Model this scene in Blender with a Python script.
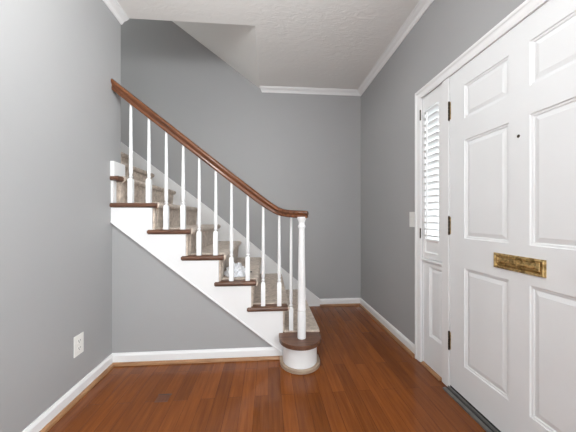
import bpy, bmesh, math, random
from mathutils import Vector, Matrix, noise, geometry
C = bpy.context.scene.collection
S = bpy.context.scene
for o in list(bpy.data.objects): bpy.data.objects.remove(o)
PI = math.pi

# ------------------------------------------------------------------ camera, world, lights, exposure
CAM_H = 1.1267
cam = bpy.data.cameras.new('camera'); camo = bpy.data.objects.new('camera', cam); C.objects.link(camo)
cam.sensor_width = 36.0; cam.lens = 36.0 * 258.48 / 576.0
cam.shift_y = (217.36 - 216.0) / 576.0
cam.clip_start = 0.02
camo.location = (0, 0, CAM_H)
camo.rotation_euler = (PI / 2, 0, -0.0768)
S.camera = camo

S.view_settings.view_transform = 'Standard'
S.view_settings.look = 'None'
S.view_settings.gamma = 1.0
S.view_settings.use_curve_mapping = False
S.view_settings.exposure = 0.0

w = bpy.data.worlds.new('world'); S.world = w; w.use_nodes = True
bg = w.node_tree.nodes['Background']
bg.inputs[0].default_value = (0.95, 0.975, 1.0, 1); bg.inputs[1].default_value = 4.0

def area(name, loc, rot, sx, sy, power, col=(1, 1, 1), spread=PI):
    l = bpy.data.lights.new(name, 'AREA'); l.shape = 'RECTANGLE'; l.size = sx; l.size_y = sy
    l.energy = power; l.color = col; l.spread = spread
    o = bpy.data.objects.new(name, l); C.objects.link(o); o.location = loc; o.rotation_euler = rot
    return o
# daylight through the big window in the rear wall (behind the camera)
area('rear_window_daylight', (0.25, -2.67, 1.45), (PI / 2, 0, 0), 1.5, 1.4, 31, (0.955, 0.98, 1.0))
# added fill light through an unseen side window, brightens the left wall
area('side_fill', (1.30, -0.85, 1.60), (0, PI / 2, 0), 1.25, 1.25, 112, (0.955, 0.98, 1.0))
# added fill light from an unseen upstairs window, lifts the dark stairwell
area('upstairs_fill', (-3.66, 2.72, 3.95), (0, -PI / 2, 0), 1.1, 0.8, 24, (1.0, 0.965, 0.93))
LAMP, LAMP_Z, LAMP_STRENGTH = (-0.34, 0.76), 2.31, 275.0     # hanging hall lamp above the camera, over the picture: its glass bowl gives the light

# ------------------------------------------------------------------ sizes of the place
R, L = 1.194, -1.192            # inner faces of the right and left walls
YN, YE, YB = 2.079, 2.196, 3.258   # wall under the stairs, end of the left wall, back wall
H = 2.745
RISE, RUN = 0.2055, 0.2521
YREAR = -2.6
def ns(n): return -0.851 + (6 - n) * RUN - (0.03 if n > 6 else 0)       # front edge of tread n
def rz(n): return n * RISE

# ------------------------------------------------------------------ materials
def mat(name): 
    m = bpy.data.materials.new(name); m.use_nodes = True
    nt = m.node_tree; b = nt.nodes['Principled BSDF']
    return m, nt, b
def N(nt, t, **kw):
    n = nt.nodes.new(t)
    for k, v in kw.items():
        if k in n.inputs: n.inputs[k].default_value = v
        else: setattr(n, k, v)
    return n
def rgba(c): return (c[0], c[1], c[2], 1)
def simple(name, col, rough=0.5, metal=0.0, bump=0.0, bscale=80.0, var=0.0, vscale=6.0, spec=0.5):
    m, nt, b = mat(name)
    b.inputs['Roughness'].default_value = rough; b.inputs['Metallic'].default_value = metal
    b.inputs['Specular IOR Level'].default_value = spec
    tc = N(nt, 'ShaderNodeTexCoord')
    nz = N(nt, 'ShaderNodeTexNoise', Scale=vscale, Detail=4.0)
    nt.links.new(tc.outputs['Object'], nz.inputs['Vector'])
    rp = N(nt, 'ShaderNodeValToRGB')
    rp.color_ramp.elements[0].position = 0.3; rp.color_ramp.elements[1].position = 0.7
    rp.color_ramp.elements[0].color = rgba([c * (1 - var) for c in col])
    rp.color_ramp.elements[1].color = rgba([min(1, c * (1 + var)) for c in col])
    nt.links.new(nz.outputs['Fac'], rp.inputs['Fac']); nt.links.new(rp.outputs['Color'], b.inputs['Base Color'])
    if bump:
        n2 = N(nt, 'ShaderNodeTexNoise', Scale=bscale, Detail=5.0)
        nt.links.new(tc.outputs['Object'], n2.inputs['Vector'])
        bp = N(nt, 'ShaderNodeBump', Strength=bump, Distance=0.002)
        nt.links.new(n2.outputs['Fac'], bp.inputs['Height']); nt.links.new(bp.outputs['Normal'], b.inputs['Normal'])
    return m
M_wall = simple('grey_wall_paint', (0.375, 0.375, 0.378), 0.55, bump=0.12, bscale=220, var=0.015, vscale=2.0, spec=0.35)
M_white = simple('white_trim_paint', (0.815, 0.815, 0.82), 0.38, bump=0.05, bscale=60, var=0.01)
M_door = simple('white_door_paint', (0.80, 0.81, 0.82), 0.42, bump=0.08, bscale=90, var=0.01)
M_plate = simple('white_plastic', (0.82, 0.81, 0.78), 0.35)
M_slot = simple('dark_slot', (0.03, 0.03, 0.03), 0.6)
M_hinge = simple('dark_bronze', (0.045, 0.035, 0.025), 0.35, metal=0.8, var=0.5, vscale=60)
M_thr = simple('brushed_threshold_metal', (0.20, 0.195, 0.19), 0.42, metal=0.7, var=0.2, vscale=30)
M_rubber = simple('black_weather_strip', (0.018, 0.018, 0.018), 0.6)
M_cloth = simple('white_cloth', (0.83, 0.84, 0.87), 0.8, bump=0.4, bscale=160, var=0.06, vscale=30)
M_dark = simple('dark_bar', (0.03, 0.028, 0.028), 0.7)
M_outside = simple('pale_outside_paving', (0.6, 0.6, 0.58), 0.8)

def ceiling_mat():
    m, nt, b = mat('textured_ceiling_paint')
    b.inputs['Roughness'].default_value = 0.8
    b.inputs['Base Color'].default_value = (0.84, 0.835, 0.82, 1)
    tc = N(nt, 'ShaderNodeTexCoord')
    mp = N(nt, 'ShaderNodeMapping'); mp.inputs['Scale'].default_value = (1, 2.0, 1)
    nt.links.new(tc.outputs['Object'], mp.inputs['Vector'])
    n1 = N(nt, 'ShaderNodeTexNoise', Scale=9.0, Detail=6.0, Distortion=1.6)
    nt.links.new(mp.outputs[0], n1.inputs['Vector'])
    rp = N(nt, 'ShaderNodeValToRGB'); rp.color_ramp.elements[0].position = 0.42; rp.color_ramp.elements[1].position = 0.62
    nt.links.new(n1.outputs['Fac'], rp.inputs['Fac'])
    bp = N(nt, 'ShaderNodeBump', Strength=0.2, Distance=0.004)
    nt.links.new(rp.outputs['Color'], bp.inputs['Height']); nt.links.new(bp.outputs['Normal'], b.inputs['Normal'])
    return m
M_ceil = ceiling_mat()

def floor_mat():
    m, nt, b = mat('oak_strip_floor')
    tc = N(nt, 'ShaderNodeTexCoord')
    mp = N(nt, 'ShaderNodeMapping'); mp.inputs['Rotation'].default_value = (0, 0, PI / 2)
    nt.links.new(tc.outputs['Object'], mp.inputs['Vector'])
    br = N(nt, 'ShaderNodeTexBrick', Scale=1.0)
    br.offset = 0.37; br.offset_frequency = 2; br.squash = 1.0
    br.inputs['Brick Width'].default_value = 0.82; br.inputs['Row Height'].default_value = 0.083
    br.inputs['Mortar Size'].default_value = 0.0011; br.inputs['Mortar Smooth'].default_value = 0.2
    br.inputs['Bias'].default_value = 0.0
    br.inputs['Color1'].default_value = (0, 0, 0, 1); br.inputs['Color2'].default_value = (1, 1, 1, 1)
    br.inputs['Mortar'].default_value = (0.5, 0.5, 0.5, 1)
    nt.links.new(mp.outputs[0], br.inputs['Vector'])
    # grain: noise stretched along the boards, shifted per board
    sep = N(nt, 'ShaderNodeSeparateXYZ'); nt.links.new(tc.outputs['Object'], sep.inputs[0])
    add = N(nt, 'ShaderNodeMath', operation='MULTIPLY'); nt.links.new(br.outputs['Color'], add.inputs[0]); add.inputs[1].default_value = 7.0
    comb = N(nt, 'ShaderNodeCombineXYZ')
    nt.links.new(sep.outputs['X'], comb.inputs['X']); nt.links.new(sep.outputs['Y'], comb.inputs['Y']); nt.links.new(add.outputs[0], comb.inputs['Z'])
    mg = N(nt, 'ShaderNodeMapping'); mg.inputs['Scale'].default_value = (55, 3.6, 1); nt.links.new(comb.outputs[0], mg.inputs['Vector'])
    g = N(nt, 'ShaderNodeTexNoise', Scale=1.0, Detail=6.0, Roughness=0.55, Distortion=0.35); nt.links.new(mg.outputs[0], g.inputs['Vector'])
    r1 = N(nt, 'ShaderNodeValToRGB')
    e = r1.color_ramp.elements
    e[0].position = 0.22; e[0].color = (0.150, 0.042, 0.0085, 1)
    e[1].position = 0.78; e[1].color = (0.262, 0.079, 0.0155, 1)
    nt.links.new(g.outputs['Fac'], r1.inputs['Fac'])
    # board to board tone
    r2 = N(nt, 'ShaderNodeValToRGB')
    r2.color_ramp.elements[0].color = (0.76, 0.74, 0.72, 1); r2.color_ramp.elements[1].color = (1.16, 1.14, 1.10, 1)
    nt.links.new(br.outputs['Color'], r2.inputs['Fac'])
    mx = N(nt, 'ShaderNodeMixRGB', blend_type='MULTIPLY', Fac=1.0)
    nt.links.new(r1.outputs['Color'], mx.inputs['Color1']); nt.links.new(r2.outputs['Color'], mx.inputs['Color2'])
    # fine dark pores
    mg2 = N(nt, 'ShaderNodeMapping'); mg2.inputs['Scale'].default_value = (170, 7, 1); nt.links.new(comb.outputs[0], mg2.inputs['Vector'])
    g2 = N(nt, 'ShaderNodeTexNoise', Scale=1.0, Detail=3.0); nt.links.new(mg2.outputs[0], g2.inputs['Vector'])
    r3 = N(nt, 'ShaderNodeValToRGB'); r3.color_ramp.elements[0].position = 0.30; r3.color_ramp.elements[1].position = 0.60
    r3.color_ramp.elements[0].color = (0.78, 0.74, 0.70, 1); r3.color_ramp.elements[1].color = (1, 1, 1, 1)
    nt.links.new(g2.outputs['Fac'], r3.inputs['Fac'])
    mx2 = N(nt, 'ShaderNodeMixRGB', blend_type='MULTIPLY', Fac=0.55)
    nt.links.new(mx.outputs[0], mx2.inputs['Color1']); nt.links.new(r3.outputs['Color'], mx2.inputs['Color2'])
    # seams
    mx3 = N(nt, 'ShaderNodeMixRGB', blend_type='MIX'); mx3.inputs['Color2'].default_value = (0.03, 0.01, 0.005, 1)
    sc = N(nt, 'ShaderNodeMath', operation='MULTIPLY'); sc.inputs[1].default_value = 0.75
    nt.links.new(br.outputs['Fac'], sc.inputs[0]); nt.links.new(sc.outputs[0], mx3.inputs['Fac'])
    nt.links.new(mx2.outputs[0], mx3.inputs['Color1'])
    nt.links.new(mx3.outputs[0], b.inputs['Base Color'])
    rr = N(nt, 'ShaderNodeMapRange'); rr.inputs['To Min'].default_value = 0.14; rr.inputs['To Max'].default_value = 0.26
    nt.links.new(g.outputs['Fac'], rr.inputs['Value']); nt.links.new(rr.outputs[0], b.inputs['Roughness'])
    bp = N(nt, 'ShaderNodeBump', Strength=0.25, Distance=0.001); bp.invert = True
    nt.links.new(br.outputs['Fac'], bp.inputs['Height'])
    bp2 = N(nt, 'ShaderNodeBump', Strength=0.03, Distance=0.001)
    nt.links.new(g2.outputs['Fac'], bp2.inputs['Height']); nt.links.new(bp.outputs['Normal'], bp2.inputs['Normal'])
    nt.links.new(bp2.outputs['Normal'], b.inputs['Normal'])
    b.inputs['Specular IOR Level'].default_value = 0.26
    return m
M_floor = floor_mat()

def wood(name, c0, c1, scale=(3, 60, 60), rough=0.3, rot=(0, 0, 0), spec=0.5):
    m, nt, b = mat(name)
    tc = N(nt, 'ShaderNodeTexCoord')
    mp = N(nt, 'ShaderNodeMapping'); mp.inputs['Rotation'].default_value = rot
    nt.links.new(tc.outputs['Object'], mp.inputs['Vector'])
    mp2 = N(nt, 'ShaderNodeMapping'); mp2.inputs['Scale'].default_value = scale
    nt.links.new(mp.outputs[0], mp2.inputs['Vector'])
    g = N(nt, 'ShaderNodeTexNoise', Scale=1.0, Detail=5.0, Distortion=0.6)
    nt.links.new(mp2.outputs[0], g.inputs['Vector'])
    r = N(nt, 'ShaderNodeValToRGB'); e = r.color_ramp.elements
    e[0].position = 0.3; e[0].color = rgba(c0); e[1].position = 0.7; e[1].color = rgba(c1)
    nt.links.new(g.outputs['Fac'], r.inputs['Fac']); nt.links.new(r.outputs['Color'], b.inputs['Base Color'])
    b.inputs['Roughness'].default_value = rough; b.inputs['Specular IOR Level'].default_value = spec
    return m
A_RAIL = math.atan(0.785)
M_rail = wood('varnished_rail_wood', (0.060, 0.020, 0.008), (0.185, 0.062, 0.021), (4, 70, 70), 0.26, (0, -A_RAIL, 0))
M_tread = wood('brown_tread_wood', (0.075, 0.034, 0.020), (0.18, 0.085, 0.050), (5, 60, 60), 0.34)
M_shoe = wood('light_shoe_wood', (0.24, 0.115, 0.050), (0.38, 0.20, 0.095), (8, 8, 60), 0.45)
M_shoe_pale = wood('pale_shoe_wood', (0.29, 0.205, 0.145), (0.45, 0.345, 0.255), (10, 10, 60), 0.5)
M_patch = wood('dark_patch_wood', (0.075, 0.025, 0.010), (0.17, 0.055, 0.020), (60, 5, 1), 0.35)

def carpet_mat():
    m, nt, b = mat('taupe_cut_pile_carpet')
    tc = N(nt, 'ShaderNodeTexCoord')
    n1 = N(nt, 'ShaderNodeTexNoise', Scale=260.0, Detail=3.0); nt.links.new(tc.outputs['Object'], n1.inputs['Vector'])
    n2 = N(nt, 'ShaderNodeTexNoise', Scale=28.0, Detail=4.0); nt.links.new(tc.outputs['Object'], n2.inputs['Vector'])
    ad = N(nt, 'ShaderNodeMath', operation='ADD'); nt.links.new(n1.outputs['Fac'], ad.inputs[0]); nt.links.new(n2.outputs['Fac'], ad.inputs[1])
    r = N(nt, 'ShaderNodeValToRGB'); e = r.color_ramp.elements
    e[0].position = 0.36; e[0].color = (0.375, 0.300, 0.245, 1); e[1].position = 0.66; e[1].color = (0.79, 0.675, 0.575, 1)
    hl = N(nt, 'ShaderNodeMath', operation='MULTIPLY'); hl.inputs[1].default_value = 0.5
    nt.links.new(ad.outputs[0], hl.inputs[0]); nt.links.new(hl.outputs[0], r.inputs['Fac'])
    nt.links.new(r.outputs['Color'], b.inputs['Base Color'])
    b.inputs['Roughness'].default_value = 0.95; b.inputs['Specular IOR Level'].default_value = 0.1
    b.inputs['Sheen Weight'].default_value = 0.25
    bp = N(nt, 'ShaderNodeBump', Strength=0.6, Distance=0.004)
    nt.links.new(n1.outputs['Fac'], bp.inputs['Height']); nt.links.new(bp.outputs['Normal'], b.inputs['Normal'])
    return m
M_carpet = carpet_mat()
def brass_mat():
    m, nt, b = mat('aged_brass')
    tc = N(nt, 'ShaderNodeTexCoord')
    n1 = N(nt, 'ShaderNodeTexNoise', Scale=45.0, Detail=4.0, Distortion=1.0); nt.links.new(tc.outputs['Object'], n1.inputs['Vector'])
    r = N(nt, 'ShaderNodeValToRGB'); e = r.color_ramp.elements
    e[0].position = 0.34; e[0].color = (0.30, 0.19, 0.065, 1); e[1].position = 0.58; e[1].color = (0.74, 0.53, 0.24, 1)
    nt.links.new(n1.outputs['Fac'], r.inputs['Fac']); nt.links.new(r.outputs['Color'], b.inputs['Base Color'])
    b.inputs['Metallic'].default_value = 0.9; b.inputs['Roughness'].default_value = 0.28
    return m
M_brass = brass_mat()
def glass_mat():
    m, nt, b = mat('clear_window_glass')
    out = nt.nodes['Material Output']; nt.nodes.remove(b)
    t = N(nt, 'ShaderNodeBsdfTransparent'); t.inputs[0].default_value = (0.95, 0.97, 0.97, 1)
    g = N(nt, 'ShaderNodeBsdfGlossy'); g.inputs['Roughness'].default_value = 0.02
    mx = N(nt, 'ShaderNodeMixShader')
    mx.inputs[0].default_value = 0.06
    nt.links.new(t.outputs[0], mx.inputs[1]); nt.links.new(g.outputs[0], mx.inputs[2])
    nt.links.new(mx.outputs[0], out.inputs['Surface'])
    return m
M_glass = glass_mat()
def lamp_mat():
    m, nt, b = mat('frosted_lamp_glass')
    b.inputs['Base Color'].default_value = (0.9, 0.88, 0.84, 1)
    b.inputs['Emission Color'].default_value = (0.985, 0.99, 0.985, 1); b.inputs['Emission Strength'].default_value = LAMP_STRENGTH
    return m
M_lamp = lamp_mat()

# ------------------------------------------------------------------ mesh helpers
def obj(name, bm, m, parent=None, smooth=False, bevel=0.0, label=None):
    bmesh.ops.remove_doubles(bm, verts=bm.verts, dist=1e-6)
    bmesh.ops.recalc_face_normals(bm, faces=bm.faces)
    me = bpy.data.meshes.new(name); bm.to_mesh(me); bm.free()
    if m: me.materials.append(m)
    if smooth:
        for p in me.polygons: p.use_smooth = True
        try: me.set_sharp_from_angle(angle=math.radians(38))
        except Exception: pass
    o = bpy.data.objects.new(name, me); C.objects.link(o)
    if bevel:
        b = o.modifiers.new('bevel', 'BEVEL'); b.width = bevel; b.segments = 2; b.limit_method = 'ANGLE'; b.angle_limit = math.radians(40)
    if parent: o.parent = parent
    if label: o['label'] = label
    return o
def tag(o, label, cat, group=None, kind=None):
    o['label'] = label; o['category'] = cat
    if group: o['group'] = group
    if kind: o['kind'] = kind
    return o
def empty(name, loc=(0, 0, 0)):
    o = bpy.data.objects.new(name, None); C.objects.link(o); o.location = loc; o.empty_display_size = 0.1
    return o
def put(parent, o):
    """parent o (built in world coordinates) keeping it where it is"""
    o.parent = parent; o.matrix_parent_inverse = Matrix.Translation(-Vector(parent.location)); return o
def box(bm, x0, x1, y0, y1, z0, z1):
    v = [bm.verts.new((x, y, z)) for x in (x0, x1) for y in (y0, y1) for z in (z0, z1)]
    for f in ((0, 1, 3, 2), (4, 6, 7, 5), (0, 4, 5, 1), (2, 3, 7, 6), (0, 2, 6, 4), (1, 5, 7, 3)):
        bm.faces.new([v[i] for i in f])
    return bm
def boxes(*bs):
    bm = bmesh.new()
    for b in bs: box(bm, *b)
    return bm
def prism(bm, poly, axis, a, b):
    """extrude a 2D polygon; axis 'y': poly is (x,z); axis 'z': poly is (x,y); axis 'x': poly is (y,z)"""
    def P(p, t):
        return {'y': (p[0], t, p[1]), 'z': (p[0], p[1], t), 'x': (t, p[0], p[1])}[axis]
    va = [bm.verts.new(P(p, a)) for p in poly]; vb = [bm.verts.new(P(p, b)) for p in poly]
    n = len(poly)
    for i in range(n): bm.faces.new((va[i], va[(i + 1) % n], vb[(i + 1) % n], vb[i]))
    for tri in geometry.tessellate_polygon([[Vector((p[0], p[1], 0)) for p in poly]]):
        for vs in (va, vb):
            bm.faces.new([vs[i] for i in tri])
    return bm
def lathe(bm, cx, cy, prof, seg=20):
    rings = []
    for r, z in prof:
        rings.append([bm.verts.new((cx + r * math.cos(2 * PI * i / seg), cy + r * math.sin(2 * PI * i / seg), z)) for i in range(seg)])
    for a, b in zip(rings, rings[1:]):
        for i in range(seg): bm.faces.new((a[i], a[(i + 1) % seg], b[(i + 1) % seg], b[i]))
    bm.faces.new(rings[0][::-1]); bm.faces.new(rings[-1])
    return bm
def molding(bm, prof, p0, p1, inward, m0=0.0, m1=0.0):
    """prof: (out, up) points; extruded p0->p1; 'out' goes along inward; m0/m1: mitre factor at the ends"""
    p0, p1, n = Vector(p0), Vector(p1), Vector(inward); d = (p1 - p0).normalized(); up = Vector((0, 0, 1))
    va = [bm.verts.new(p0 + n * o + up * u + d * (o * m0)) for o, u in prof]
    vb = [bm.verts.new(p1 + n * o + up * u - d * (o * m1)) for o, u in prof]
    k = len(prof)
    for i in range(k): bm.faces.new((va[i], va[(i + 1) % k], vb[(i + 1) % k], vb[i]))
    fa = bm.faces.new(va); fb = bm.faces.new(vb); bmesh.ops.triangulate(bm, faces=[fa, fb])
    return bm
def panel_face(bm, xf, y0, y1, z0, z1, panels, thick, prof):
    """slab whose front (towards -x) at xf carries raised-and-fielded panels. prof: (inset, depth)"""
    ys = sorted({y0, y1} | {p[0] for p in panels} | {p[1] for p in panels})
    zs = sorted({z0, z1} | {p[2] for p in panels} | {p[3] for p in panels})
    V = {}
    def v(x, y, z):
        k = (round(x, 5), round(y, 5), round(z, 5))
        if k not in V: V[k] = bm.verts.new((x, y, z))
        return V[k]
    def inside(y, z): return any(p[0] < y < p[1] and p[2] < z < p[3] for p in panels)
    for a, b in zip(ys, ys[1:]):
        for c, d in zip(zs, zs[1:]):
            if not inside((a + b) / 2, (c + d) / 2):
                bm.faces.new((v(xf, a, c), v(xf, b, c), v(xf, b, d), v(xf, a, d)))
    for (a, b, c, d) in panels:
        prev = None
        yy = [y for y in ys if a <= y <= b]; zz = [z for z in zs if c <= z <= d]
        for k, (i, dep) in enumerate(prof):
            ring = [v(xf + dep, a + i, c + i), v(xf + dep, b - i, c + i), v(xf + dep, b - i, d - i), v(xf + dep, a + i, d - i)]
            if prev:
                for j in range(4): bm.faces.new((prev[j], prev[(j + 1) % 4], ring[(j + 1) % 4], ring[j]))
            prev = ring
        bm.faces.new(prev)
    xb = xf + thick
    bk = [v(xb, y0, z0), v(xb, y1, z0), v(xb, y1, z1), v(xb, y0, z1)]
    bm.faces.new(bk[::-1])
    lo = [v(xf, y, z0) for y in ys]; hi = [v(xf, y, z1) for y in ys]
    bm.faces.new(lo + [bk[1], bk[0]]); bm.faces.new(hi[::-1] + [bk[3], bk[2]])
    le = [v(xf, y0, z) for z in zs]; ri = [v(xf, y1, z) for z in zs]
    bm.faces.new(le[::-1] + [bk[0], bk[3]]); bm.faces.new(ri + [bk[2], bk[1]])
    return bm
def struct(name, bm, m, label, cat, **kw):
    return tag(obj(name, bm, m, **kw), label, cat, kind='structure')

# ------------------------------------------------------------------ the setting
struct('floor', boxes((L - 0.15, R + 0.15, YREAR - 0.1, YB + 0.1, -0.06, 0.0)), M_floor, 'glossy reddish brown oak strip floor of the entry hall', 'floor')
XO = -0.11                                       # right edge of the stairwell opening
bm = bmesh.new()
prism(bm, [(L - 0.15, YREAR - 0.1), (R + 0.15, YREAR - 0.1), (R + 0.15, YB + 0.1), (XO, YB + 0.1), (XO, YE), (L - 0.15, YE)], 'z', H, H + 0.14)
struct('ceiling', bm, M_ceil, 'off-white textured ceiling with the stairwell cut out of it', 'ceiling')
# sloped underside above the stairwell
bm = bmesh.new()
sl = 0.735
prism(bm, [(XO, H), (-3.4, H + sl * (3.4 + XO)), (-3.4, H + sl * (3.4 + XO) + 0.1), (XO, H + 0.13)], 'y', YE, YB)
struct('ceiling_stairwell', bm, M_ceil, 'sloping off-white soffit above the stairwell opening', 'ceiling')
struct('wall_left', boxes((L - 0.12, L, YREAR, YE, 0, H)), M_wall, 'light grey painted wall on the left side of the hall', 'wall')
struct('wall_stairwell_side', boxes((-3.5, L - 0.12, YE - 0.117, YE, 0, 5.3), (L - 0.12, 0.05, YE - 0.117, YE - 0.002, H + 0.14, 5.3)), M_wall, 'grey wall on the near side of the stairwell behind the left wall', 'wall')
struct('wall_stairwell_end', boxes((-3.6, -3.5, YE - 0.117, YB + 0.1, 0, 3.35), (-3.6, -3.5, YE - 0.117, YB + 0.1, 4.55, 5.3), (-3.6, -3.5, YE - 0.117, 2.30, 3.35, 4.55), (-3.6, -3.5, 3.14, YB + 0.1, 3.35, 4.55)), M_wall, 'grey wall at the top end of the stairwell', 'wall')
struct('wall_back', boxes((-3.5, R + 0.12, YB, YB + 0.1, 0, 5.3)), M_wall, 'grey painted back wall behind the staircase', 'wall')
slope = RISE / RUN
def sline(x): return 1.085 - 0.8035 * (x + 1.189)     # lower edge of the outer stringer
bm = bmesh.new()
prism(bm, [(L, 0), (0.145, 0), (0.145, sline(0.145) + 0.02), (L, sline(L) + 0.02)], 'y', YN, YN + 0.02)
struct('wall_under_stairs', bm, M_wall, 'grey triangular wall below the white stair stringer', 'wall')

# right wall with the entrance opening
YD0, YD1 = 0.700, 1.615                          # door edges (latch side, hinge side)
YM = 1.690                                       # far side of the mullion
YS = 1.922                                       # far side of the sidelight
YL = 0.61                                        # near jamb
ZH = 2.066                                       # head of the opening
VY0, VY1, VZ0, VZ1 = -1.50, -0.20, 0.95, 2.25      # added side window for the fill light, behind the camera
bm = boxes((R, R + 0.13, YREAR, VY0, 0, H), (R, R + 0.13, VY1, YL, 0, H), (R, R + 0.13, VY0, VY1, 0, VZ0), (R, R + 0.13, VY0, VY1, VZ1, H), (R, R + 0.13, YS, YB, 0, H), (R, R + 0.13, YL, YS, ZH, H))
struct('wall_right', bm, M_wall, 'grey painted wall on the right with the front door in it', 'wall')
# rear wall (behind the camera) with a large window
WX0, WX1, WZ0, WZ1 = -0.55, 1.05, 0.70, 2.20
bm = boxes((L, WX0, YREAR - 0.1, YREAR, 0, H), (WX1, R, YREAR - 0.1, YREAR, 0, H), (WX0, WX1, YREAR - 0.1, YREAR, 0, WZ0), (WX0, WX1, YREAR - 0.1, YREAR, WZ1, H))
struct('wall_rear', bm, M_wall, 'grey wall behind the camera with a wide window', 'wall')
w2 = tag(empty('window_2', ((WX0 + WX1) / 2, YREAR - 0.05, WZ0)), 'wide white framed window in the rear wall', 'window', kind='structure')
bm = boxes((WX0, WX0 + 0.05, YREAR - 0.09, YREAR + 0.02, WZ0, WZ1), (WX1 - 0.05, WX1, YREAR - 0.09, YREAR + 0.02, WZ0, WZ1),
           (WX0 + 0.05, WX1 - 0.05, YREAR - 0.09, YREAR + 0.02, WZ0, WZ0 + 0.05), (WX0 + 0.05, WX1 - 0.05, YREAR - 0.09, YREAR + 0.02, WZ1 - 0.05, WZ1),
           ((WX0 + WX1) / 2 - 0.02, (WX0 + WX1) / 2 + 0.02, YREAR - 0.06, YREAR - 0.02, WZ0 + 0.05, WZ1 - 0.05))
put(w2, obj('window_frame', bm, M_white))
put(w2, obj('pane', boxes((WX0 + 0.05, WX1 - 0.05, YREAR - 0.08, YREAR - 0.074, WZ0 + 0.05, WZ1 - 0.05)), M_glass))

w3 = tag(empty('added_window_side', (R + 0.05, (VY0 + VY1) / 2, VZ0)), 'added white framed window for the side fill light, unseen behind the camera', 'window', kind='structure')  # unseen window added to pass the side fill light
bm = boxes((R - 0.02, R + 0.09, VY0, VY0 + 0.04, VZ0, VZ1), (R - 0.02, R + 0.09, VY1 - 0.04, VY1, VZ0, VZ1),
           (R - 0.02, R + 0.09, VY0 + 0.04, VY1 - 0.04, VZ0, VZ0 + 0.04), (R - 0.02, R + 0.09, VY0 + 0.04, VY1 - 0.04, VZ1 - 0.04, VZ1))
put(w3, obj('window_frame', bm, M_white))
put(w3, obj('pane', boxes((R + 0.07, R + 0.075, VY0 + 0.04, VY1 - 0.04, VZ0 + 0.04, VZ1 - 0.04)), M_glass))

w4 = tag(empty('added_window_upstairs', (-3.55, 2.72, 3.35)), 'added white framed window for the fill light at the top of the stairwell, unseen', 'window', kind='structure')  # unseen window added to let fill light into the stairwell
put(w4, obj('window_frame', boxes((-3.59, -3.48, 2.30, 2.34, 3.35, 4.55), (-3.59, -3.48, 3.10, 3.14, 3.35, 4.55), (-3.59, -3.48, 2.34, 3.10, 3.35, 3.39), (-3.59, -3.48, 2.34, 3.10, 4.51, 4.55)), M_white))
put(w4, obj('pane', boxes((-3.57, -3.565, 2.34, 3.10, 3.39, 4.51)), M_glass))

# baseboards with a stained shoe strip at the foot
BB = [(0, 0), (0.014, 0), (0.014, 0.068), (0.011, 0.076), (0.008, 0.081), (0.006, 0.087), (0, 0.087)]
def shoe_prof(r=0.021): return [(0.014, 0.0)] + [(0.014 + r * math.cos(a), r * math.sin(a)) for a in [k * PI / 2 / 6 for k in range(7)]]
def baseboard(name, segs, label, shoe=M_shoe):
    bm = bmesh.new(); bs = bmesh.new()
    for s in segs:
        molding(bm, BB, *s[:3], *s[3:5]); q = s[5] if len(s) > 5 else s
        molding(bs, shoe_prof(), *q[:3], *q[3:5])
    o = struct(name, bm, M_white, label, 'baseboard')
    obj('shoe_molding', bs, shoe, o, label='stained wood shoe strip along the floor')
    return o
baseboard('baseboard_left', [((L, YREAR, 0), (L, YN, 0), (1, 0, 0), 0, 1)], 'white baseboard along the foot of the left wall')
baseboard('baseboard_under_stairs', [((L, YN, 0), (0.120, YN, 0), (0, -1, 0), 1, 0, ((L, YN, 0), (0.125, YN, 0), (0, -1, 0), 1, 0))], 'white baseboard below the triangular wall under the stairs')
baseboard('baseboard_back', [((0.655, YB, 0), (R, YB, 0), (0, -1, 0), 0, 1)], 'white baseboard along the back wall beside the stairs')
baseboard('baseboard_right', [((R, YB, 0), (R, 1.989, 0), (-1, 0, 0), 1, 0), ((R, 0.52, 0), (R, YREAR, 0), (-1, 0, 0), 0, 0)], 'white baseboard along the right wall between corner and door')

# crown moldings
CR = [(0, -0.052), (0.006, -0.052), (0.011, -0.049), (0.014, -0.040), (0.026, -0.027), (0.040, -0.020), (0.050, -0.014), (0.054, -0.012), (0.056, -0.006), (0.064, -0.006), (0.064, 0), (0, 0)]
struct('trim_1', molding(bmesh.new(), CR, (L, YREAR, H), (L, YE + 0.004, H), (1, 0, 0)), M_white, 'white crown molding along the top of the left wall', 'crown molding')
struct('trim_2', molding(bmesh.new(), CR, (XO + 0.035, YB, H), (R, YB, H), (0, -1, 0), -0.5, 1), M_white, 'white crown molding along the top of the back wall', 'crown molding')
struct('trim_3', molding(bmesh.new(), CR, (R, YB, H), (R, YREAR, H), (-1, 0, 0), 1, 0), M_white, 'white crown molding along the top of the right wall', 'crown molding')

# casing around the whole entrance
CW = 0.066
def casing_prof():      # (across from the opening edge outwards, thickness)
    return [(0, 0.0), (0, 0.012), (0.010, 0.014), (0.014, 0.015), (0.034, 0.016), (0.044, 0.018), (0.048, 0.022), (CW - 0.004, 0.023), (CW, 0.021), (CW, 0)]
bm = bmesh.new()
def casing_run(bm, pts):
    """pts: list of (corner, outward dir) in the y,z plane"""
    rings = []
    for (y, z), (oy, oz) in pts:
        rings.append([bm.verts.new((R - t, y + oy * a, z + oz * a)) for a, t in casing_prof()])
    k = len(rings[0])
    for a, b in zip(rings, rings[1:]):
        for i in range(k): bm.faces.new((a[i], a[(i + 1) % k], b[(i + 1) % k], b[i]))
    for r in (rings[0], rings[-1]):
        f = bm.faces.new(r); bmesh.ops.triangulate(bm, faces=[f])
ZC = 2.052
casing_run(bm, [((YS + 0.002, 0), (1, 0)), ((YS + 0.002, ZC), (1, 1)), ((YL - 0.002, ZC), (-1, 1)), ((YL - 0.002, 0), (-1, 0))])
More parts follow.
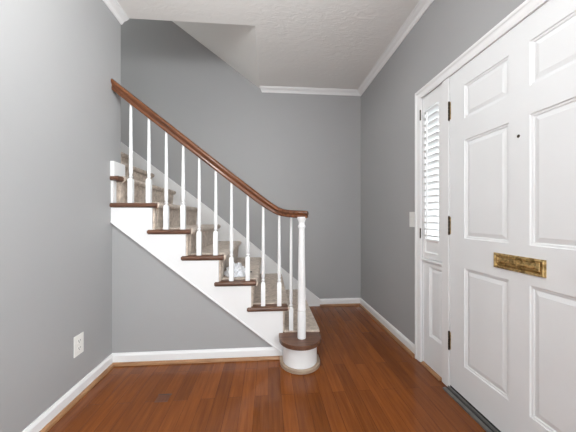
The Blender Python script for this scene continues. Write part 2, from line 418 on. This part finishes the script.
struct('trim_4', bm, M_white, 'white stepped casing framing front door and sidelight', 'door casing')
# jambs, mullion and head behind the casing
bm = boxes((R + 0.002, R + 0.125, YS - 0.003, YS + 0.02, 0, ZH), (R + 0.002, R + 0.125, YL - 0.01, YD0 - 0.003, 0, ZH),
           (R - 0.006, R + 0.125, YD1 + 0.004, YM - 0.002, 0, ZC + 0.002), (R + 0.012, R + 0.125, YD0 - 0.003, YS - 0.003, ZC + 0.010, ZH + 0.01))
struct('trim_5', bm, M_white, 'white post and jambs between sidelight and front door', 'door frame', bevel=0.002)
bm = boxes((R + 0.06, R + 0.125, YD0 - 0.003, YD1 + 0.004, ZC - 0.005, ZC + 0.010), (R + 0.06, R + 0.12, YD1 - 0.012, YD1 + 0.004, 0.03, ZC - 0.005), (R + 0.06, R + 0.12, YD0 - 0.003, YD0 + 0.012, 0.03, ZC - 0.005))
struct('trim_6', bm, M_rubber, 'dark weather strip around the front door', 'weather strip')

# ------------------------------------------------------------------ front door
XD = R - 0.0005                                   # door face
PY = [(1.198, 1.490), (0.803, 1.095)]
PZ = [(1.730, 1.934), (0.998, 1.598), (0.215, 0.815)]
PROF = [(0, 0), (0.003, 0.005), (0.012, 0.006), (0.014, 0.010), (0.018, 0.010), (0.036, 0.005), (0.038, 0.004)]
door = tag(empty('door_1', (XD, (YD0 + YD1) / 2, 0.012)), 'white six-panel front door with brass mail slot', 'door', kind='structure')
bm = bmesh.new()
panel_face(bm, XD, YD0, YD1, 0.026, 2.055, [(a, b, c, d) for a, b in PY for c, d in PZ], 0.044, PROF)
slab = put(door, obj('door_leaf', bm, M_door))
for z0, z1 in ((1.767, 1.886), (1.015, 1.131), (0.257, 0.374)):
    bm = bmesh.new()
    yk = YD1 + 0.004
    z = z0; n = 5; hh = (z1 - z0) / n
    for k in range(n):
        lathe(bm, XD - 0.004, yk, [(0.0050, z0 + k * hh + 0.0006), (0.0056, z0 + k * hh + 0.0015), (0.0056, z0 + (k + 1) * hh - 0.0015), (0.0050, z0 + (k + 1) * hh - 0.0006)], 12)
    lathe(bm, XD - 0.004, yk, [(0.003, z0 - 0.005), (0.005, z0 - 0.002), (0.005, z0), (0.003, z0 + 0.001)], 12)
    lathe(bm, XD - 0.004, yk, [(0.003, z1 - 0.001), (0.005, z1), (0.005, z1 + 0.002), (0.003, z1 + 0.005)], 12)
    hg = put(door, obj('hinge', bm, M_hinge, smooth=True, label='dark aged metal hinge'))
    hl = obj('hinge_leaf', boxes((XD - 0.0012, XD + 0.001, yk - 0.013, yk - 0.0045, z0 + 0.002, z1 - 0.002)), M_brass, label='worn brass hinge leaf'); hl.parent = hg
put(door, obj('door_sweep', boxes((XD + 0.0005, XD + 0.040, YD0 + 0.002, YD1 - 0.002, 0.0105, 0.0258)), M_rubber, label='dark sweep strip under the door'))
# mail slot
my0, my1, mz0, mz1 = 1.023, 1.277, 0.866, 0.942
fy, fz = 0.019, 0.013
ms = put(door, obj('mail_slot', panel_face(bmesh.new(), XD - 0.007, my0, my1, mz0, mz1, [(my0 + 0.003, my1 - 0.003, mz0 + 0.003, mz1 - 0.003)], 0.007,
        [(0, 0), (0.003, -0.004), (0.007, -0.004), (0.010, -0.001), (0.013, 0.004), (0.014, 0.0045)]), M_brass, label='aged brass mail slot plate'))
bm = panel_face(bmesh.new(), XD - 0.0075, my0 + fy, my1 - fy, mz0 + fz + 0.005, mz1 - fz, [(my0 + fy + 0.002, my1 - fy - 0.002, mz0 + fz + 0.007, mz1 - fz - 0.002)], 0.005,
        [(0, 0), (0.002, -0.003), (0.004, -0.003), (0.006, 0.001), (0.008, 0.001), (0.014, -0.0015), (0.016, -0.0015)])
for s in (-1, 1):                                # raised scroll lines on the flap
    for k in range(22):
        t0, t1 = k / 22, (k + 1) / 22
        def q(t): return Vector((XD - 0.0105, 1.15 + s * (0.012 + 0.068 * t), 0.9055 + 0.007 * math.sin(t * 2 * PI) * (1 - 0.4 * t)))
        p, r = q(t0), q(t1)
        a0 = 0.0022
        box(bm, p.x - 0.001, p.x + 0.002, min(p.y, r.y), max(p.y, r.y), min(p.z, r.z) - a0, max(p.z, r.z) + a0)
for k in range(10):
    a = 2 * PI * k / 10
    y, z = 1.15 + 0.008 * math.cos(a), 0.9055 + 0.008 * math.sin(a)
    box(bm, XD - 0.0125, XD - 0.009, y - 0.0022, y + 0.0022, z - 0.0022, z + 0.0022)
fl = obj('flap', bm, M_brass, bevel=0.001); fl.parent = ms
# peephole
bm = bmesh.new(); lathe(bm, 0, 0, [(0.0075, 0), (0.0075, 0.002), (0.0055, 0.0035), (0.004, 0.0025)], 16)
bmesh.ops.rotate(bm, verts=bm.verts, cent=(0, 0, 0), matrix=Matrix.Rotation(-PI / 2, 3, 'Y')); bmesh.ops.translate(bm, verts=bm.verts, vec=(XD + 0.0005, 1.1475, 1.515))
put(door, obj('peephole', bm, M_hinge, smooth=True, label='small dark peephole'))
# door knob just outside the picture
bm = bmesh.new(); lathe(bm, 0, 0, [(0.032, 0), (0.032, 0.004), (0.014, 0.010), (0.011, 0.030), (0.022, 0.040), (0.027, 0.052), (0.022, 0.064), (0.008, 0.068)], 20)
bmesh.ops.rotate(bm, verts=bm.verts, cent=(0, 0, 0), matrix=Matrix.Rotation(-PI / 2, 3, 'Y')); bmesh.ops.translate(bm, verts=bm.verts, vec=(XD + 0.0005, 0.765, 0.93))
put(door, obj('door_knob', bm, M_brass, smooth=True))
# threshold
bm = bmesh.new()
prism(bm, [(R - 0.050, 0), (R - 0.048, 0.008), (R - 0.030, 0.012), (R - 0.027, 0.006), (R - 0.016, 0.006), (R - 0.013, 0.017), (R - 0.006, 0.019), (R - 0.004, 0.010), (R + 0.12, 0.010), (R + 0.12, 0)], 'y', YD0 - 0.003, YD1 + 0.003)
bm2 = bmesh.new()
for v in bm.verts: pass
th = struct('trim_7', bm, M_thr, 'grooved dark metal threshold under the front door', 'threshold')
bm2.free()
obj('weather_strip', boxes((R - 0.0265, R - 0.0165, YD0, YD1, 0.0055, 0.0085)), M_rubber, th, label='black rubber strip')

# ------------------------------------------------------------------ sidelight with its shutter
side = tag(empty('window_1', (R + 0.02, (YM + YS) / 2, 0)), 'narrow white sidelight window left of the front door', 'window', kind='structure')
XS = R + 0.006
bm = bmesh.new()
panel_face(bm, XS, YM - 0.001, YS - 0.004, 0.0, 0.776, [(1.703, 1.843, 0.243, 0.772 - 0.012)], 0.10,
           [(0, 0), (0.004, 0.007), (0.012, 0.009), (0.016, 0.013), (0.020, 0.013), (0.036, 0.007)])
put(side, obj('lower_panel', bm, M_door))
bm = bmesh.new()
prism(bm, [(XS - 0.010, 0.790), (XS - 0.014, 0.797), (XS - 0.014, 0.808), (XS - 0.008, 0.812), (R + 0.12, 0.812), (R + 0.12, 0.776), (XS - 0.002, 0.776), (XS - 0.002, 0.786)], 'y', YM - 0.001, YS - 0.004)
put(side, obj('sill', bm, M_white))
G0, G1 = 1.715, 1.925
put(side, obj('window_frame', boxes((R + 0.06, R + 0.11, YM - 0.001, G0, 0.812, ZC + 0.01), (R + 0.06, R + 0.11, G1, YS - 0.004, 0.812, ZC + 0.01),
    (R + 0.06, R + 0.11, G0, G1, 0.812, 0.87), (R + 0.06, R + 0.11, G0, G1, 2.0, ZC + 0.01)), M_white))
put(side, obj('pane', boxes((R + 0.085, R + 0.089, G0, G1, 0.87, 2.0)), M_glass))
bs = molding(bmesh.new(), [(0, 0), (0.026, 0), (0.024, 0.007), (0.015, 0.013), (0, 0.015)], (XS, YS - 0.010, 0), (XS, YM + 0.006, 0), (-1, 0, 0))
put(side, obj('shoe_molding', bs, M_shoe, label='stained wood shoe strip at its foot'))

sh = tag(empty('window_shutter', (XS, (YM + YS) / 2, 0.815)), 'white louvered shutter panel covering the sidelight window', 'shutter')
SY0, SY1, SZ0, SZ1 = YM + 0.003, YS - 0.007, 0.816, ZC + 0.006
LY0, LY1, LZ0, LZ1 = 1.737, 1.900, 0.962, 1.945
bm = boxes((XS, XS + 0.028, SY0, LY0, SZ0, SZ1), (XS, XS + 0.028, LY1, SY1, SZ0, SZ1), (XS, XS + 0.028, LY0, LY1, LZ1, SZ1))
put(sh, obj('shutter_frame', bm, M_white, bevel=0.0015))
bm = bmesh.new()
panel_face(bm, XS, LY0, LY1, SZ0, LZ0, [(LY0 + 0.012, LY1 - 0.001, SZ0 + 0.045, LZ0 - 0.010)], 0.028, [(0, 0), (0.004, 0.006), (0.010, 0.008)])
put(sh, obj('bottom_rail', bm, M_white))
NL = 20
lm = None
for k in range(NL):
    z = LZ0 + (k + 0.5) * (LZ1 - LZ0) / NL
    if lm is None:
        bm = bmesh.new(); pr = []
        hw, ht = 0.0285, 0.0045
        for i in range(14):
            a = 2 * PI * i / 14; pr.append((hw * math.cos(a), ht * math.sin(a)))
        t = math.radians(-16)                    # outer edge tilted down, daylight comes between the slats
        pr = [(x * math.cos(t) - zz * math.sin(t), x * math.sin(t) + zz * math.cos(t)) for x, zz in pr]
        prism(bm, pr, 'y', LY0 + 0.001, LY1 - 0.001)
        lo = obj('louver', bm, M_white, smooth=True); lm = lo
    else:
        lo = lm.copy(); C.objects.link(lo)
    lo.parent = None; lo.location = (XS + 0.014, 0, z); lo.parent = sh; lo.matrix_parent_inverse = Matrix.Translation(-Vector(sh.location))
put(sh, obj('tilt_rod', boxes((XS - 0.020, XS - 0.010, 1.846, 1.854, LZ0 + 0.01, LZ1 - 0.03)), M_white, bevel=0.002))
for z0, z1 in ((1.880, 1.962), (0.964, 1.043)):
    bm = bmesh.new(); lathe(bm, R - 0.0140, YS + 0.003, [(0.003, z0), (0.0048, z0 + 0.003), (0.0048, z1 - 0.003), (0.003, z1)], 10)
    put(sh, obj('hinge', bm, M_hinge, smooth=True, label='slim dark hinge'))
struct('ground_outside', boxes((R + 0.14, R + 6, YREAR, YB + 2, -0.20, -0.12)), M_outside, 'pale paving outside the front door', 'ground')

# ------------------------------------------------------------------ light switch and socket
sw = tag(empty('light_switch', (R, 2.057, 1.109)), 'white light switch plate on the right wall beside the door casing', 'light switch')
put(sw, obj('cover_plate', boxes((R - 0.005, R, 2.016, 2.098, 1.047, 1.172)), M_plate, bevel=0.002))
bm = boxes((R - 0.0065, R - 0.004, 2.050, 2.066, 1.092, 1.127)); box(bm, R - 0.014, R - 0.005, 2.053, 2.063, 1.109, 1.120)
put(sw, obj('toggle', bm, M_plate, bevel=0.001))
so = tag(empty('wall_socket', (L, 1.725, 0.325)), 'white double power socket low on the left wall', 'socket')
put(so, obj('cover_plate', boxes((L, L + 0.005, 1.684, 1.766, 0.261, 0.389)), M_plate, bevel=0.002))
for zc in (0.302, 0.348):
    f = put(so, obj('receptacle', prism(bmesh.new(), [(1.725 + 0.017 * max(-0.86, min(0.86, math.cos(a))), zc + 0.0165 * math.sin(a)) for a in [k * PI / 8 for k in range(16)]], 'x', L + 0.004, L + 0.0072), M_plate))
    sl_ = obj('slots', boxes((L + 0.0065, L + 0.0076, 1.716, 1.719, zc - 0.001, zc + 0.009), (L + 0.0065, L + 0.0076, 1.731, 1.734, zc - 0.001, zc + 0.009), (L + 0.0065, L + 0.0076, 1.723, 1.727, zc - 0.010, zc - 0.005)), M_slot, f, label='dark socket slots')
# dark patch let into the floor
fp = struct('floor_patch', boxes((-0.692, -0.614, 1.630, 1.694, -0.002, 0.0012)), M_patch, 'small dark square patch in the floor boards near the left corner', 'floor patch')

obj('gap', boxes((-0.694, -0.612, 1.694, 1.703, -0.002, 0.0008)), M_slot, fp, label='dark gap along its far edge')
# ------------------------------------------------------------------ staircase
st = tag(empty('staircase', (0, YN, 0)), 'white staircase with carpeted steps, wooden handrail and white balusters', 'staircase')
YF = 2.045        # front of the tread returns
YST = 2.060       # face of the stringer
YBAL = 2.094      # baluster line
TH = 0.032
RO = 0.040        # nosing overhang over the riser
# outer stringer: saw-tooth board
pts = [(L + 0.001, sline(L))]
xr = 0.157 - RO
pts += [(0.157 - RO, sline(0.157 - RO))]
for n in range(2, 8):
    xa = ns(n) - RO
    pts.append((xa, rz(n) - TH))
    xb = ns(n + 1) - RO if n < 7 else L + 0.001
    pts.append((max(xb, L + 0.001), rz(n) - TH))
bm = bmesh.new(); prism(bm, pts, 'y', YST, YN + 0.022)
strg = put(st, obj('stringer', bm, M_white))
bm = bmesh.new()
xa, xb = L + 0.001, 0.115
prism(bm, [(xa, sline(xa)), (xb, sline(xb)), (xb, sline(xb) + 0.016), (xa, sline(xa) + 0.016)], 'y', YST - 0.007, YST)
o = obj('edge_bead', bm, M_white, bevel=0.003); o.parent = strg; 
# wooden tread ends with rounded nosing
def nose_box(bm, x0, x1, y0, y1, z0, z1):
    r = (z1 - z0) / 2; zc = (z0 + z1) / 2; k = 6
    prof = [(y1, z0)] + [(y0 + r - r * math.cos(a), zc + r * math.sin(a)) for a in [-PI / 2 + i * PI / k for i in range(k + 1)]] + [(y1, z1)]
    prism(bm, prof, 'x', x0 + 0.006, x1 - 0.006)
    for xe, s in ((x0 + 0.006, -1), (x1 - 0.006, 1)):
        prism(bm, [(a, zc + (b - zc) * 0.72) for a, b in [(max(a, y0 + 0.004), b) for a, b in prof]], 'x', xe, xe + s * 0.006)
for n in range(2, 8):
    x1 = ns(n); x0 = ns(n + 1) - RO - 0.032
    if n == 7: x0 = L - 0.004
    if n == 6: x0 = L - 0.006
    bm = bmesh.new(); nose_box(bm, x0, x1, YF, 2.125 if n < 7 else YE + 0.0, rz(n) - TH, rz(n) + 0.005)
    put(st, obj('tread', bm, M_tread, smooth=True, label='brown wooden tread end'))
# carpet: risers, rolled nosings and tread tops in one continuous run
NT = 13
bm = bmesh.new()
YC0, YC1 = 2.080, YB - 0.012
YW = 2.128                                      # carpet on the treads begins behind the wooden ends
CT = 0.012
def nosing_pts(n):
    x, z = ns(n), rz(n)
    r = 0.024; cx, cz = x - 0.008, z + CT - r
    return [(cx + r * math.cos(a), cz + r * math.sin(a)) for a in [-PI / 2 - 0.3 + i * (PI + 0.3) / 8 for i in range(9)]]
poly = []
for n in range(1, NT):
    xr = ns(n) - RO + CT
    zb = rz(n - 1) + CT if n > 1 else 0.0
    poly.append((xr, zb)); poly += [(max(x, xr + 0.0005 * i), z) for i, (x, z) in enumerate(nosing_pts(n))]
xl = ns(NT) - RO + CT
poly.append((xl, rz(NT - 1) + CT)); poly.append((xl, rz(NT - 1) - 0.12)); poly.append((ns(1) - RO - 0.10, 0.0))
prism(bm, poly, 'y', YW, YC1)
# the strip in front of it: only risers and rolled fronts, below and beside the wooden tread ends
for n in range(2, 7):
    xr = ns(n) - RO + CT
    zb = rz(n - 1) if n > 2 else rz(1) + CT
    if n == 2: zb = rz(1)
    box(bm, xr - 0.03, xr, YC0, YW, zb, rz(n) - TH - 0.0005)
    pr = [(x, z) for x, z in nosing_pts(n)]
    pr = [(max(x, ns(n) + 0.001), z) for x, z in pr]
    prism(bm, pr, 'y', YF + 0.016, YW)
bm2 = bm
carpet = put(st, obj('stair_carpet', bm, M_carpet, smooth=True, label='taupe cut-pile carpet'))
# first step: bullnose tread, curved drum, shoe strip
BX, BY = 0.246, 1.992
def bull(r, xl, xr, yback, seg=28):
    p = [(xr, yback)]
    p += [(BX + r * math.cos(a), BY + r * math.sin(a)) for a in [0 - i * PI / seg for i in range(seg + 1)]]
    p.append((xl, yback))
    return p
fs = put(st, obj('bullnose_tread', prism(bmesh.new(), bull(0.160, BX - 0.160, BX + 0.160, 2.135), 'z', rz(1) - TH, rz(1)), M_tread, smooth=True, bevel=0.009, label='rounded brown wooden first tread'))
put(st, obj('bullnose_riser', prism(bmesh.new(), bull(0.130, BX - 0.130, BX + 0.130, 2.10), 'z', 0.0, rz(1) - TH), M_white, smooth=True))
put(st, obj('riser', boxes((ns(1) - RO - 0.02, ns(1) - RO, 2.10, YC1, 0, rz(1) - TH)), M_white))
put(st, obj('shoe_molding', prism(bmesh.new(), bull(0.154, BX - 0.154, BX + 0.154, 2.058), 'z', 0.0, 0.024), M_shoe_pale, smooth=True, bevel=0.006, label='pale bent wood shoe strip'))
# carpet slab on the first tread reaches forward beside the newel
bm = bmesh.new()
prism(bm, [(ns(2) - RO + 0.012, 2.064), (ns(1) + 0.004, 2.054), (ns(1) + 0.004, YW), (ns(2) - RO + 0.012, YW)], 'z', rz(1) - 0.001, rz(1) + CT)
cf = obj('carpet_edge', bm, M_carpet, bevel=0.004); cf.parent = carpet
# wall skirting following the slope
SK = [(-3.2, 3.135), (-0.712, 1.232), (0.655, 0.089)]
bm = bmesh.new()
prism(bm, SK + [(0.655, 0.0), (0.20, 0.0), (-0.712, 0.62), (-3.2, 2.55)], 'y', YB - 0.015, YB)
sk = put(st, obj('wall_skirting', bm, M_white))
bm = bmesh.new()
prism(bm, SK + [(x, z - 0.015) for x, z in SK[::-1]], 'y', YB - 0.024, YB - 0.015)
o = obj('cap_bead', bm, M_white, bevel=0.002); o.parent = sk
# skirting block wrapped round the end of the left wall above the seventh tread
put(st, obj('skirting_block', boxes((L + 0.0005, L + 0.030, 2.052, YE + 0.012, rz(7), rz(7) + 0.116)), M_white, bevel=0.003))
# balusters
def baluster_mesh(x, zb, ztop):
    bm = bmesh.new(); h = 0.0168; bh = 0.186
    z1 = zb + bh
    b4 = [(-h, -h), (h, -h), (h, h), (-h, h)]
    va = [bm.verts.new((a, b, zb)) for a, b in b4]; vb = [bm.verts.new((a, b, z1)) for a, b in b4]
    vc = [bm.verts.new((a * 0.62, b * 0.62, z1 + 0.010)) for a, b in b4]
    for A, B in ((va, vb), (vb, vc)):
        for i in range(4): bm.faces.new((A[i], A[(i + 1) % 4], B[(i + 1) % 4], B[i]))
    bm.faces.new(va[::-1]); bm.faces.new(vc)
    T = ztop - zb
    lathe(bm, 0, 0, [(0.0085, z1 + 0.004), (0.0085, z1 + 0.014), (0.0138, z1 + 0.019), (0.0158, z1 + 0.024), (0.0138, z1 + 0.029), (0.0095, z1 + 0.034),
                     (0.0105, z1 + 0.037), (0.0140, z1 + 0.055), (0.0146, z1 + 0.085), (0.0138, z1 + 0.16), (0.0120, z1 + (ztop - z1) * 0.55), (0.0096, ztop - 0.05), (0.0092, ztop)], 14)
    return bm
RZ0 = 1.636
XEASE = 0.000
def rail_z(x):
    """height of the rail's centre line"""
    line = RZ0 - 0.785 * (x + 0.539)
    flat = 1.143
    k = 0.052
    m = (line - flat)
    return flat + 0.5 * (m + math.sqrt(m * m + k * k * 1.6)) 
def rail_y(x):
    if x < 0.05: return YBAL
    t = min(1.0, (x - 0.05) / 0.22)
    return YBAL - 0.132 * (t * t * (3 - 2 * t))
bal = []
for n in range(6, 0, -1):
    for off in ((-0.197, -0.068) if n > 1 else (-0.224,)):
        x = ns(n) + off
        if n == 6: x -= 0.008 if off > -0.1 else 0.014
        y = rail_y(x)
        o = obj('baluster', baluster_mesh(x, rz(n), rail_z(x) - 0.018), M_white, smooth=True)
        o.location = (x, y if n > 1 else 2.085, 0); put(st, o)
# newel post
NX, NY = 0.256, 1.966
bm = bmesh.new()
z0 = rz(1)
lathe(bm, NX, NY, [(0.0318, z0), (0.0318, z0 + 0.195), (0.0300, z0 + 0.200), (0.0265, z0 + 0.204), (0.0300, z0 + 0.208), (0.0325, z0 + 0.212), (0.0325, z0 + 0.222), (0.0300, z0 + 0.227),
                   (0.0305, z0 + 0.30), (0.0290, 0.62), (0.0232, 0.99), (0.0226, 1.040), (0.0240, 1.046), (0.0285, 1.052), (0.0290, 1.060), (0.0260, 1.066), (0.0225, 1.072),
                   (0.0225, 1.086), (0.0260, 1.100), (0.0330, 1.114), (0.0350, 1.122), (0.0350, 1.130)], 28)
put(st, obj('newel_post', bm, M_white, smooth=True))
# handrail: moulded section swept along the slope, eased level over the newel
sec = [(-0.020, -0.034), (0.020, -0.034), (0.0225, -0.028), (0.0225, -0.020), (0.0195, -0.014), (0.0205, -0.006), (0.0285, 0.002), (0.0315, 0.010), (0.0305, 0.018), (0.0250, 0.026), (0.0140, 0.0315), (0, 0.033)]
sec = sec + [(-a, b) for a, b in sec[::-1][1:-1]]
path = [L - 0.005 + i * (1.11 / 14) for i in range(15)]
path = [p for p in path if p < -0.14] + [-0.14 + i * 0.021 for i in range(19)]
path = [p for p in path if p < 0.245] + [0.25, 0.268]
P3 = [Vector((x, rail_y(x), rail_z(x))) for x in path]
# end cap turns slightly further towards the room
P3 += [Vector((0.288, NY - 0.008, 1.149)), Vector((0.300, NY - 0.014, 1.149))]
bm = bmesh.new(); rings = []
for i, p in enumerate(P3):
    a = P3[max(0, i - 1)]; b = P3[min(len(P3) - 1, i + 1)]
    d = (b - a).normalized()
    side_v = d.cross(Vector((0, 0, 1))).normalized()
    upv = side_v.cross(d).normalized()
    t = min(1.0, max(0.0, (p.x + 0.05) / 0.18)); sc = 1.06 * (1 - t) + 0.86 * t
    if i == len(P3) - 1: sc *= 0.86
    if i == 0:                                    # cut plumb against the wall
        rings.append([bm.verts.new(p + Vector((0, -q[0] * sc, q[1] * sc / max(0.2, math.hypot(d.x, d.y))))) for q in sec])
    else:
        rings.append([bm.verts.new(p + side_v * (q[0] * sc) + upv * (q[1] * sc)) for q in sec])
k = len(sec)
for a, b in zip(rings, rings[1:]):
    for i in range(k): bm.faces.new((a[i], a[(i + 1) % k], b[(i + 1) % k], b[i]))
for r in (rings[0], rings[-1]): bmesh.ops.triangulate(bm, faces=[bm.faces.new(r)])
put(st, obj('handrail', bm, M_rail, smooth=True, label='varnished reddish brown wooden handrail'))

# ------------------------------------------------------------------ crumpled white cloth on the third step
random.seed(4)
bm = bmesh.new()
bmesh.ops.create_icosphere(bm, subdivisions=5, radius=1.0)
for v in bm.verts:
    p = v.co.copy()
    n1 = noise.noise(p * 1.6 + Vector((3, 1, 7))); n2 = abs(noise.noise(p * 3.2 + Vector((9, 2, 1)))); n3 = abs(noise.noise(p * 6.0))
    r = 0.80 + 0.42 * n1 + 0.42 * n2 + 0.20 * n3
    q = p * r
    q.z = max(q.z, -0.25)
    v.co = Vector((q.x * 0.082, q.y * 0.085, (q.z + 0.25) * 0.082))
cz = rz(3) + CT + 0.003
cl = tag(empty('crumpled_cloth', (-0.272, 2.235, cz)), 'crumpled white cloth lying on the third carpeted stair behind the balusters', 'cloth')
o = obj('folds', bm, M_cloth, cl, smooth=True)
obj('bar', boxes((0.035, 0.135, 0.010, 0.018, 0.020, 0.030)), M_dark, cl, bevel=0.003, label='thin dark bar sticking out')  # thin dark bar beside the folds
# ------------------------------------------------------------------ ceiling lamp behind the camera
lp = tag(empty('ceiling_lamp', (LAMP[0], LAMP[1], H)), 'ceiling lamp with round frosted glass bowl hanging on a short rod', 'lamp')
bm = bmesh.new(); lathe(bm, 0, 0, [(0.065, 0), (0.065, -0.012), (0.02, -0.03), (0.008, -0.035), (0.008, LAMP_Z - H + 0.12)], 24); obj('rod', bm, M_brass, lp, smooth=True)
bm = bmesh.new(); lathe(bm, 0, 0, [(0.018, LAMP_Z - H + 0.124), (0.034, LAMP_Z - H + 0.05), (0.049, LAMP_Z - H + 0.025), (0.053, LAMP_Z - H), (0.048, LAMP_Z - H - 0.024), (0.031, LAMP_Z - H - 0.043), (0.005, LAMP_Z - H - 0.051)], 32); obj('lamp_shade', bm, M_lamp, lp, smooth=True)
